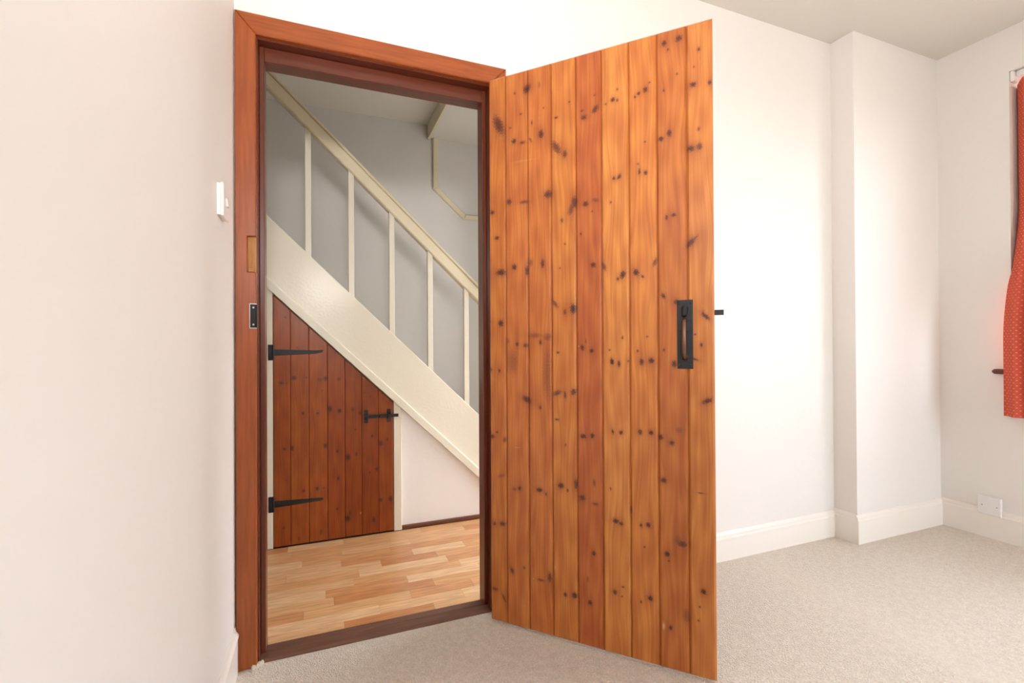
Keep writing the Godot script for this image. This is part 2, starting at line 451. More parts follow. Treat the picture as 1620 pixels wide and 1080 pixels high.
	var c2 := pine(512, 1024, 586.0, 1260.0, seams2, tones2, 9)
	cupboard_knots(c2)
	scuff(c2, 415, 118, 6, 5, 0.9)
	M.pine_cupboard = pine_mat(c2)
	M.pine_plain = wood(srgb(186, 110, 58), Vector3(9, 0.7, 9), 0.4)
	M.pine_plain_level = wood(srgb(186, 110, 58), Vector3(0.7, 9, 9), 0.4)

func cupboard_knots(c: Pine) -> void:
	k(c, 55, 1151, 5, 6, 0.7, 0); k(c, 109, 998, 6, 5, 0.6, 0); k(c, 37, 821, 12, 8, 0.8, 0); k(c, 61, 820, 5, 7, 0.6, 0)
	k(c, 94, 845, 15, 12, 0.7, 0); k(c, 151, 845, 7, 5, 0.5, 0); k(c, 215, 831, 14, 11, 0.4, 0); k(c, 243, 837, 10, 14, 0.9, 0)
	k(c, 309, 832, 9, 12, 0.9, 0); k(c, 290, 969, 4, 6, 0.8, 0); k(c, 135, 663, 6, 8, 0.9, 0); k(c, 205, 659, 7, 7, 0.7, 0)
	k(c, 264, 679, 12, 17, 0.85, 0); k(c, 311, 666, 10, 14, 0.9, 0); k(c, 377, 670, 9, 13, 0.7, 0); k(c, 413, 650, 7, 12, 0.7, 0)
	k(c, 466, 733, 5, 7, 0.7, 0); k(c, 438, 755, 7, 7, 0.4, 0); k(c, 227, 774, 4, 6, 0.4, 0); k(c, 49, 489, 8, 10, 0.8, 0)
	k(c, 84, 490, 9, 14, 0.9, 0); k(c, 242, 489, 10, 14, 0.9, 0); k(c, 299, 456, 6, 10, 0.9, 0); k(c, 352, 419, 13, 16, 1, 0)
	k(c, 394, 433, 6, 9, 0.7, 0); k(c, 389, 563, 5, 5, 0.7, 0); k(c, 475, 521, 7, 9, 0.9, 0); k(c, 520, 479, 12, 16, 0.9, 0)
	k(c, 554, 497, 7, 9, 0.7, 0); k(c, 463, 326, 5, 11, 0.7, 0); k(c, 498, 343, 9, 12, 0.9, 0); k(c, 304, 314, 6, 12, 0.9, 0)
	k(c, 57, 331, 6, 6, 0.5, 0); k(c, 137, 269, 7, 8, 0.9, 0); k(c, 201, 272, 8, 10, 0.9, 0); k(c, 234, 273, 4, 5, 0.6, 0)
	k(c, 519, 174, 12, 12, 0.8, 0); k(c, 570, 174, 11, 16, 0.9, 0); k(c, 298, 155, 6, 9, 0.8, 0); k(c, 349, 98, 14, 18, 1, 0)
	k(c, 361, 126, 6, 15, 0.6, 0); k(c, 482, 72, 8, 16, 0.9, 0); k(c, 219, 46, 6, 18, 0.6, 0); k(c, 46, 93, 7, 7, 0.5, 0)
	k(c, 115, 29, 6, 15, 0.4, 0)
	pass

# ---------------------------------------------------------------- the scene
func _ready() -> void:
	var cam := Camera3D.new()
	cam.name = "camera"
	cam.transform = Transform3D(Basis(Vector3(0.92856671, -0.00536056, 0.37112685), Vector3(0.00321599, 0.99997437, 0.00639717), Vector3(-0.37115163, -0.00474666, 0.92856014)), Vector3(0.25453, 1.01722, 1.72693))
	cam.fov = 70.876
	cam.near = 0.02
	cam.far = 100.0
	add_child(cam)
	cam.current = true
	var we := WorldEnvironment.new()
	we.name = "environment"
	var e := Environment.new()
	e.background_mode = Environment.BG_SKY
	var sm := ProceduralSkyMaterial.new()      # an even, bright overcast
	sm.sky_top_color = srgb(226, 234, 246)
	sm.sky_horizon_color = srgb(240, 242, 244)
	sm.ground_horizon_color = srgb(150, 148, 140)
	sm.ground_bottom_color = srgb(120, 116, 106)
	sm.sky_energy_multiplier = 1.0
	sm.ground_energy_multiplier = 1.0
	var sky := Sky.new()
	sky.sky_material = sm
	e.sky = sky
	e.background_energy_multiplier = 14.6
	e.tonemap_mode = Environment.TONE_MAPPER_LINEAR
	e.tonemap_exposure = 1.0
	e.sdfgi_enabled = true
	e.ssao_enabled = true
	e.ssil_enabled = true
	we.environment = e
	add_child(we)

	make_materials()
	build_shell()
	build_floors()
	build_trims()
	build_window()
	build_door_frame()
	build_door()
	build_stairs()
	build_cupboard_door()
	build_fittings()
	build_flash_lamp()

func struct(called: String, st: SurfaceTool, m: Material, label: String, category: String) -> MeshInstance3D:
	var o := piece(called, st, m)
	tag(o, label, category, "structure")
	return o

func build_shell() -> void:
	var st := stool()
	box(st, Vector3(-0.12, -0.1, -PART), Vector3(0.005, ROOM_H, ROOM_Z))
	struct("wall_left", st, M.wall, "plain off-white wall along the left, beside the door frame", "wall")
	st = stool()
	box(st, Vector3(0.005, -0.1, -PART), Vector3(0.05, ROOM_H, 0))
	box(st, Vector3(0.876, -0.1, -PART), Vector3(ROOM_X, ROOM_H, 0))
	box(st, Vector3(0.05, 2.018, -PART), Vector3(0.876, ROOM_H, 0))
	struct("wall_back", st, M.wall, "off-white wall that the doorway is cut through, seen behind the open door", "wall")
	st = stool()
	box(st, Vector3(BREAST_X, -0.1, 0), Vector3(ROOM_X, ROOM_H, BREAST_Z))
	struct("wall_breast", st, M.wall, "shallow off-white projecting chimney breast in the far corner", "wall")
	st = stool()       # right wall round the window opening z 0.42 .. 1.95, y 0.875 .. 2.376
	box(st, Vector3(ROOM_X, -0.1, -PART), Vector3(ROOM_X + 0.25, ROOM_H, 0.42))
	box(st, Vector3(ROOM_X, -0.1, 1.95), Vector3(ROOM_X + 0.25, ROOM_H, ROOM_Z))
	box(st, Vector3(ROOM_X, -0.1, 0.42), Vector3(ROOM_X + 0.25, 0.85, 1.95))
	box(st, Vector3(ROOM_X, 2.376, 0.42), Vector3(ROOM_X + 0.25, ROOM_H, 1.95))
	struct("wall_right", st, M.wall, "off-white wall at the right with the curtained window", "wall")
	st = stool()
	box(st, Vector3(-0.12, -0.1, ROOM_Z), Vector3(2.3, ROOM_H, ROOM_Z + 0.12))
	box(st, Vector3(3.37, -0.1, ROOM_Z), Vector3(ROOM_X + 0.25, ROOM_H, ROOM_Z + 0.12))
	box(st, Vector3(2.3, -0.1, ROOM_Z), Vector3(3.37, 0.06, ROOM_Z + 0.12))
	box(st, Vector3(2.3, 2.3, ROOM_Z), Vector3(3.37, ROOM_H, ROOM_Z + 0.12))
	struct("wall_front", st, M.wall, "plain off-white wall behind the viewer", "wall")
	st = stool()
	box(st, Vector3(-0.12, ROOM_H, -PART), Vector3(ROOM_X + 0.25, ROOM_H + 0.12, ROOM_Z + 0.12))
	struct("ceiling", st, M.ceiling, "plain white ceiling of the carpeted room", "ceiling")
	# hall
	st = stool()
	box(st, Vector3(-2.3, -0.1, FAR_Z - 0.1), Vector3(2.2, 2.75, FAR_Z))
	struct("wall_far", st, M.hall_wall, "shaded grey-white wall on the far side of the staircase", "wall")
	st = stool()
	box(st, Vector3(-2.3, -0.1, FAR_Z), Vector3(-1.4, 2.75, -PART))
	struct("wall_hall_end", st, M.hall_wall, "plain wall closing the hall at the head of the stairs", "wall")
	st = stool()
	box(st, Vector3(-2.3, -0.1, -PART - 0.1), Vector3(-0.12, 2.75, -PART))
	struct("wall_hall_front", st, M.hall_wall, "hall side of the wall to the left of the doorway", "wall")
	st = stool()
	box(st, Vector3(2.1, -0.1, FAR_Z), Vector3(2.2, 2.75, -0.95))  # end wall out of view, set near so its opening lights the hall
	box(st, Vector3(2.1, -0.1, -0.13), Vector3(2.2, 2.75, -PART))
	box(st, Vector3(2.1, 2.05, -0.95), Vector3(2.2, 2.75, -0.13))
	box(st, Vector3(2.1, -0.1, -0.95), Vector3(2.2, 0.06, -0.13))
	struct("wall_hall_right", st, M.hall_wall, "unseen hall end wall, set near so its window lights the hall", "wall")
	st = stool()
	box(st, Vector3(-2.3, 2.615, FAR_Z), Vector3(1.0, 2.75, -PART))
	box(st, Vector3(1.0, 2.525, FAR_Z), Vector3(2.2, 2.75, -PART))
	struct("ceiling_hall", st, M.ceiling, "shaded ceiling over the stairs, stepping down to the right", "ceiling")

func build_floors() -> void:
	var st := stool()
	box(st, Vector3(-0.12, -0.1, 0), Vector3(ROOM_X + 0.25, 0, ROOM_Z + 0.12))
	struct("floor", st, M.carpet, "beige cut-pile carpet over the whole room floor", "floor")
	var f := base("floor_hall")
	tag(f, "pale beech laminate floor of the hall seen through the doorway", "floor", "structure")
	st = stool()
	box(st, Vector3(-1.5, -0.1, FAR_Z - 0.1), Vector3(2.2, -0.003, 0.0))
	piece("underlay", st, M.threshold, f)
	var rng := RandomNumberGenerator.new()
	rng.seed = 41
	var rows := 13
	var wz := (0.942 - 0.08) / rows
	var meshes := {}
	for r in rows:
		var z0 := -0.08 - wz * (r + 1)
		var x := -0.35 - rng.randf() * 0.4
		var last := -1
		while x < 1.75:
			var long := [0.26, 0.33, 0.40, 0.47][rng.randi() % 4] as float
			if not meshes.has(long):
				var s := stool()
				prism(s, rect(0, 0, long - 0.0006, wz - 0.0006), -0.003, 0.0, 0.0004, 0.0, Transform3D(Basis(Vector3.RIGHT, Vector3.BACK, Vector3.UP), Vector3.ZERO))
				meshes[long] = s.commit()
			var tone := rng.randi() % 6
			if tone == last: tone = (tone + 1) % 6
			last = tone
			var o := piece_mesh("plank", meshes[long], M.laminate[tone], f)
			o.position = Vector3(x, 0, z0)
			x += long

func skirting_profile(h: float) -> PackedVector2Array:
	return poly([0.0, 0.0, 0.016, 0.0, 0.016, h - 0.028, 0.013, h - 0.022, 0.012, h - 0.012, 0.006, h - 0.003, 0.003, h, 0.0, h])

func build_trims() -> void:
	var st := stool()
	run(st, poly([0.0, 0.0, 0.0135, 0.0, 0.0135, 0.112, 0.0165, 0.115, 0.0165, 0.121, 0.0125, 0.126, 0.010, 0.130, 0.008, 0.138, 0.0065, 0.144, 0.0, 0.144]), Vector3(0.001, 0, 0.024), Vector3(0.001, 0, ROOM_Z), Vector3.RIGHT)
	struct("baseboard_left", st, M.gloss, "white moulded skirting board at the foot of the left wall", "skirting")
	st = stool()
	run(st, skirting_profile(0.132), Vector3(0.921, 0, 0), Vector3(BREAST_X, 0, 0), Vector3.BACK)
	struct("baseboard_back", st, M.gloss, "white skirting board along the wall behind the open door", "skirting")
	st = stool()
	run(st, skirting_profile(0.143), Vector3(BREAST_X, 0, 0.0), Vector3(BREAST_X, 0, BREAST_Z), Vector3.LEFT)
	run(st, skirting_profile(0.143), Vector3(BREAST_X - 0.016, 0, BREAST_Z), Vector3(ROOM_X, 0, BREAST_Z), Vector3.BACK)
	struct("baseboard_breast", st, M.gloss, "white skirting board wrapped round the chimney breast", "skirting")
	st = stool()
	run(st, skirting_profile(0.148), Vector3(ROOM_X, 0, BREAST_Z), Vector3(ROOM_X, 0, ROOM_Z), Vector3.LEFT)
	struct("baseboard_right", st, M.gloss, "white skirting board under the window and the blank socket plate", "skirting")
	st = stool()
	run(st, poly([0, 0, 0.012, 0, 0.012, 0.016, 0.008, 0.019, 0, 0.019]), Vector3(0.667, 0, STR_Z - 0.024), Vector3(1.36, 0, STR_Z - 0.024), Vector3.BACK)
	struct("baseboard_hall", st, M.skirting_brown, "thin brown wooden strip along the foot of the white panel under the stairs", "skirting")

func build_window() -> void:
	var w := base("window_1", Vector3(ROOM_X, 0, 0))
	tag(w, "window with a brown sill at the right, mostly hidden by the red curtain", "window", "structure")
	var zs := [0.42, 1.185, 1.95]
	var st := stool()
	var x0 := 0.15
	var x1 := 0.21
	box(st, Vector3(x0, 0.8502, 0.42), Vector3(x1, 0.925, 1.95), 0.004)
	box(st, Vector3(x0, 2.326, 0.42), Vector3(x1, 2.376, 1.95), 0.004)
	box(st, Vector3(x0, 0.925, 0.42), Vector3(x1, 2.326, 0.47), 0.004)
	box(st, Vector3(x0, 0.925, 1.90), Vector3(x1, 2.326, 1.95), 0.004)
	box(st, Vector3(x0, 0.925, 1.155), Vector3(x1, 2.326, 1.215), 0.004)
	piece("frame", st, M.white_frame, w)
	for k in 2:
		st = stool()
		box(st, Vector3(0.178, 0.925, zs[k] + 0.03), Vector3(0.182, 2.326, zs[k + 1] - 0.03))
		piece("pane", st, M.glass, w)
	st = stool()
	var sp := PackedVector2Array()       # sill board seen from above: one rounded end past the opening
	for i in 9:
		var a := PI + PI * 0.5 * i / 8.0
		sp.append(Vector2(-0.030, 0.376) + Vector2(cos(a), sin(a)) * 0.02)
	sp.append_array(poly([0.0, 0.356, 0.0, 0.4202, 0.15, 0.4202, 0.15, 1.9498, 0.0, 1.9498, 0.0, 2.01, -0.05, 1.66]))
	prism(st, sp, -0.875, -0.851, 0.008, 0.008, Transform3D(Basis(Vector3.RIGHT, Vector3.BACK, Vector3.DOWN), Vector3.ZERO))
	piece("sill", st, M.sill, w)

	var rail := base("curtain_rail", Vector3(ROOM_X, 0, 0))
	tag(rail, "white curtain rail end at the top of the window recess", "rail")
	st = stool()
	box(st, Vector3(0.022, 2.345, 0.437), Vector3(0.046, 2.372, 1.949), 0.003)
	piece("track", st, M.white_frame, rail)
	st = stool()
	box(st, Vector3(0.004, 2.322, 0.4205), Vector3(0.05, 2.374, 0.4365), 0.003)
	piece("end_bracket", st, M.plastic, rail)

	# curtain: a hanging cloth 3 mm thick, gathered at the top, falling in front of the sill
	st = stool()
	var nu := 70
	var nv := 48
	var grid := []
	for j in nv + 1:
		var v := float(j) / nv
		var y := lerpf(2.305, 0.646, v)
		var row := []
		for i in nu + 1:
			var u := float(i) / nu
			var out := lerpf(0.036, -0.086, smoothstep(0.34, 0.78, v))
			var edge := lerpf(0.4245, 0.416, smoothstep(0.35, 0.75, v))
			out += 0.10 * maxf(0.0, 1.0 - u / 0.022) * (1.0 - smoothstep(0.42, 0.62, v))   # side turned back to the rail
			var wide := lerpf(0.30, 0.42, smoothstep(0.0, 0.9, v))
			var amp := lerpf(0.014, 0.020, v)
			var wave := sin(u * TAU * 4.5 + 0.9 + 0.5 * sin(v * 3.0)) * amp + sin(u * TAU * 9.7 + 2.0) * 0.004 * (1.0 - v)
			row.append(Vector3(ROOM_X + out + wave, y + 0.025 * smoothstep(0.0, 0.1, u) * maxf(0.0, 1.0 - v * 12.0), edge + wide * u))
		grid.append(row)
	var nor := []
	for j in nv + 1:
		var row := []
		for i in nu + 1:
			var a: Vector3 = grid[j][mini(i + 1, nu)] - grid[j][maxi(i - 1, 0)]
			var b: Vector3 = grid[mini(j + 1, nv)][i] - grid[maxi(j - 1, 0)][i]
			var n := a.cross(b).normalized()
			row.append(n if n.x < 0.0 else -n)
		nor.append(row)
	for side in 2:
		for j in nv:
			for i in nu:
				var P := []
				var N := []
				var T := []
				for q in [[0, 0], [0, 1], [1, 1], [1, 0]]:
					var jj: int = j + q[0]
					var ii: int = i + q[1]
					var n: Vector3 = nor[jj][ii]
					P.append(grid[jj][ii] + n * (0.0015 if side == 0 else -0.0015))
					N.append(n if side == 0 else -n)
					T.append(Vector2(float(ii) / nu * 22.0, float(jj) / nv * 62.0))
				smooth_tri(st, [P[0], P[1], P[2]], [N[0], N[1], N[2]], [T[0], T[1], T[2]])
				smooth_tri(st, [P[0], P[2], P[3]], [N[0], N[2], N[3]], [T[0], T[2], T[3]])
	for i in nu:       # hem and heading
		for j in [0, nv]:
			var a: Vector3 = grid[j][i]
			var b: Vector3 = grid[j][i + 1]
			var na: Vector3 = nor[j][i] * 0.0015
			var nb: Vector3 = nor[j][i + 1] * 0.0015
			var d := Vector3(0, 1 if j == 0 else -1, 0)
			tri(st, a + na, b + nb, b - nb, d)
			tri(st, a + na, b - nb, a - na, d)
	for j in nv:       # side hems
		for i in [0, nu]:
			var a: Vector3 = grid[j][i]
			var b: Vector3 = grid[j + 1][i]
			var na: Vector3 = nor[j][i] * 0.0015
			var nb: Vector3 = nor[j + 1][i] * 0.0015
			var d := Vector3(0, 0, -1 if i == 0 else 1)
			tri(st, a + na, b + nb, b - nb, d)
			tri(st, a + na, b - nb, a - na, d)
	tag(piece("curtain", st, M.curtain), "red curtain with small pale stitched dots hanging at the right-hand window", "curtain")

	var h := base("window_2", Vector3(2.1, 0, 0))  # out of view, placed to bring daylight into the hall from the right
	tag(h, "unseen window at the right end of the hall, placed to light the hall", "window", "structure")
	st = stool()
	for q in [[0.06, 0.1, -0.95, -0.13], [2.0, 2.05, -0.95, -0.13], [0.1, 2.0, -0.95, -0.90], [0.1, 2.0, -0.15, -0.13]]:
		box(st, Vector3(0.03, q[0], q[2]), Vector3(0.08, q[1], q[3]), 0.003)
	piece("frame", st, M.white_frame, h)
	st = stool()
	box(st, Vector3(0.053, 0.1, -0.90), Vector3(0.057, 2.0, -0.15))
	piece("pane", st, M.glass, h)

	h = base("window_3", Vector3(0, 0, ROOM_Z))  # unseen, placed to light the room from behind the viewer
	tag(h, "unseen window behind the viewer, placed to light the floor and far walls", "window", "structure")
	st = stool()
	for q in [[2.3, 0.06, 3.37, 0.12], [2.3, 2.24, 3.37, 2.3], [2.3, 0.12, 2.36, 2.24], [3.31, 0.12, 3.37, 2.24], [2.805, 0.12, 2.865, 2.24]]:
		box(st, Vector3(q[0], q[1], 0.04), Vector3(q[2], q[3], 0.10), 0.003)
	piece("frame", st, M.white_frame, h)
	for q in [[2.36, 2.805], [2.865, 3.31]]:
		st = stool()
		box(st, Vector3(q[0], 0.12, 0.068), Vector3(q[1], 2.24, 0.072))
		piece("pane", st, M.glass, h)

func build_door_frame() -> void:
	var f := base("trim_1")
	tag(f, "reddish-brown varnished wooden frame round the doorway", "door frame", "structure")
	var yi := 2.004
	var yo := 2.069
	var li := 0.067
	var lo := 0.008
	var ri := 0.858
	var ro := 0.9187
	# left casing with the cut-out left by an old lock keep
	var st := stool()
	prism(st, poly([lo, 0.0, li - 0.001, 0.004, li, 1.247, 0.043, 1.249, 0.042, 1.359, li, 1.361, li, yi, lo, yo]), 0.0, 0.02, 0.003)
	piece("casing", st, M.casing, f)
	st = stool()
	box(st, Vector3(0.042, 1.247, 0.0), Vector3(li - 0.001, 1.361, 0.010), 0.001)
	box(st, Vector3(0.044, 1.249, 0.009), Vector3(li - 0.006, 1.262, 0.013), 0.001)
	var notch := piece("mortise", st, M.raw_wood, f)
	notch.set_meta("label", "bare wood cut-out where an old lock keep was")
	st = stool()
	prism(st, poly([ri, 0.0, ro, 0.0, ro, yo, ri, yi]), 0.0, 0.02, 0.003)
	piece("casing", st, M.casing, f)
	st = stool()
	prism(st, poly([li, yi, ri, yi, ro, yo, lo, yo]), 0.0, 0.02, 0.003)
	piece("casing_head", st, M.casing_level, f)
	# linings and stops
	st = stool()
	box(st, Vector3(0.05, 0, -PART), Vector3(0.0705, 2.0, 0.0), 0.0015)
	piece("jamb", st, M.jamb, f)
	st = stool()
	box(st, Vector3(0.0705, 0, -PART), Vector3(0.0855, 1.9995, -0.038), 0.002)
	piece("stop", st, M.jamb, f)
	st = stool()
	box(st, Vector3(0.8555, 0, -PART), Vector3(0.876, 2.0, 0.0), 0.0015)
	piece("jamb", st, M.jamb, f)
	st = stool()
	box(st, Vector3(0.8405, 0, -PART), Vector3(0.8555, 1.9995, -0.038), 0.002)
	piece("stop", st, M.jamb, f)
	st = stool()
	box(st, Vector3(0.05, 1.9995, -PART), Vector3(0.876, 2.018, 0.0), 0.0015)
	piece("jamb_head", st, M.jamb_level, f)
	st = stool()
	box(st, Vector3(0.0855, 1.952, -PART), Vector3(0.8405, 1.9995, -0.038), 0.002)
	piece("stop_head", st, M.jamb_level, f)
	st = stool()
	run(st, poly([0, -0.02, 0.088, -0.02, 0.088, 0.004, 0.080, 0.009, 0.046, 0.0105, 0.043, 0.0085, 0.040, 0.0105, 0.006, 0.010, 0, 0.006]), Vector3(0.066, 0, -0.088), Vector3(0.862, 0, -0.088), Vector3.BACK)
	piece("threshold", st, M.threshold, f)
	# ragged filler where the casing feet meet the carpet
	st = stool()
	var rng := RandomNumberGenerator.new()
	rng.seed = 7
	for i in 7:
		var x := 0.055 + 0.004 * i
		lathe(st, [Vector2(0.0, 0.0), Vector2(0.006, 0.0), Vector2(0.005, 0.006 + rng.randf() * 0.006), Vector2(0.0, 0.010 + rng.randf() * 0.006)], Vector3(x, 0, 0.020 - 0.003 * i), Basis.IDENTITY, 7)
	piece("filler", st, M.filler, f)
	# iron keep let into the casing
	st = stool()
	prism(st, poly([0.050, 1.072, 0.0665, 1.072, 0.0665, 1.146, 0.050, 1.146]), 0.0195, 0.0215, 0.0008)
	prism(st, poly([0.0665, 1.072, 0.069, 1.072, 0.069, 1.146, 0.0665, 1.146]), -0.006, 0.0215, 0.0006)
	var keep := piece("latch_keep", st, M.dark_metal, f)
	keep.set_meta("label", "dark metal latch keep on the frame")
	st = stool()
	box(st, Vector3(0.048, 1.070, 0.0185), Vector3(0.0685, 1.0722, 0.0212))
	box(st, Vector3(0.048, 1.146, 0.0185), Vector3(0.0685, 1.1482, 0.0212))
	box(st, Vector3(0.048, 1.072, 0.0185), Vector3(0.0497, 1.146, 0.0212))
	for y in [1.082, 1.136]:
		lathe(st, [Vector2(0, -0.001), Vector2(0.003, -0.001), Vector2(0.003, 0.0006), Vector2(0.0, 0.0015)], Vector3(0.059, y, 0.0215), Basis(Vector3.RIGHT, Vector3.BACK, Vector3.DOWN), 10)
	piece("rim", st, M.steel, keep)

func build_door() -> void:
	var d := base("door_1", HINGE)
	d.rotation_degrees.y = -SWING
	tag(d, "open knotty pine plank door with a black thumb latch", "door", "structure")
	# local x along the leaf from the hinge, +z the face seen here is local... the hall face looks to local +z turned away from the wall
	var seams := [0.0, 0.067, 0.155, 0.2435, 0.333, 0.421, 0.511, 0.5985, 0.6875, 0.762]
	var face := Transform3D(Basis(Vector3.RIGHT, Vector3.UP, Vector3.BACK), Vector3(0, 0.008, 0))
	for i in 9:
		var st := stool()
		var a: float = seams[i] + (0.0 if i == 0 else 0.0006)
		var b: float = seams[i + 1] - (0.0 if i == 8 else 0.0006)
		prism(st, rect(a, 0, b, 1.981), -0.020, 0.0, 0.0056, 0.001, face, Vector2(1.0 / 0.762, -1.0 / 1.981), Vector2(0, 1))
		piece("board", st, M.pine_door, d)
		if i < 8:        # tongue seen at the bottom of the groove
			st = stool()
			box(st, Vector3(b - 0.004, 0.010, -0.014), Vector3(b + 0.0052, 1.987, -0.0062))
			piece("tongue", st, M.tongue, d)
	for y in [0.18, 0.96, 1.70]:
		var st := stool()
		box(st, Vector3(0.03, y, -0.042), Vector3(0.735, y + 0.14, -0.0202), 0.004)
		piece("ledge", st, M.pine_plain_level, d)
	# latch: plate, thumb piece, grip on this face; bar on the other
	var lat := base("thumb_latch", Vector3.ZERO, d)
	lat.set_meta("label", "black iron thumb latch with a worn grip")
	var st := stool()
	prism(st, rect(0.657, 0.938, 0.703, 1.148), 0.0003, 0.0035, 0.0012)
	for y in [0.948, 1.138]:
		for x in [0.664, 0.696]:
			lathe(st, [Vector2(0.004, 0.0), Vector2(0.0038, 0.0012), Vector2(0.002, 0.0022), Vector2(0.0, 0.0025)], Vector3(x, y, 0.0033), Basis(Vector3.RIGHT, Vector3.BACK, Vector3.DOWN), 10)
	box(st, Vector3(0.6565, 1.0545, 0.003), Vector3(0.7035, 1.0575, 0.0046), 0.0006)
	piece("plate", st, M.iron, lat)
	st = stool()
	tube(st, [Vector3(0.680, 1.123, 0.002), Vector3(0.680, 1.120, 0.006), Vector3(0.680, 1.113, 0.011), Vector3(0.680, 1.105, 0.015), Vector3(0.680, 1.098, 0.018)], [0.010, 0.0105, 0.0095, 0.009, 0.006])
	piece("thumb_piece", st, M.iron, lat)
	st = stool()
	tube(st, [Vector3(0.680, 1.086, 0.002), Vector3(0.680, 1.086, 0.010), Vector3(0.680, 1.084, 0.022), Vector3(0.680, 1.074, 0.033), Vector3(0.680, 1.050, 0.038), Vector3(0.680, 1.020, 0.039), Vector3(0.680, 0.992, 0.036), Vector3(0.680, 0.978, 0.027), Vector3(0.680, 0.973, 0.014), Vector3(0.680, 0.972, 0.002)], [0.0085, 0.006, 0.005, 0.005, 0.0058, 0.006, 0.0058, 0.0055, 0.0065, 0.0095], 14)
	piece("grip", st, M.worn_iron, lat)
	st = stool()
	box(st, Vector3(0.600, 1.101, -0.040), Vector3(0.787, 1.117, -0.033), 0.001)
	piece("latch_bar", st, M.iron, lat)
	st = stool()
	box(st, Vector3(0.742, 1.085, -0.0455), Vector3(0.752, 1.133, -0.0205), 0.001)
	piece("bar_guide", st, M.iron, lat)
	# strap hinges on the ledges, behind
	for y in [0.25, 1.77]:
		st = stool()
		prism(st, poly([-0.002, y - 0.018, 0.33, y - 0.006, 0.34, y, 0.33, y + 0.006, -0.002, y + 0.018]), -0.0455, -0.0422, 0.0)
		tube(st, [Vector3(-0.004, y - 0.03, -0.044), Vector3(-0.004, y + 0.03, -0.044)], [0.006, 0.006], 10)
		piece("hinge", st, M.iron, d)

func string_y(x: float, top: bool) -> float:
	return 1.6738 - 0.9612 * x if top else 1.3200 - 0.9645 * x

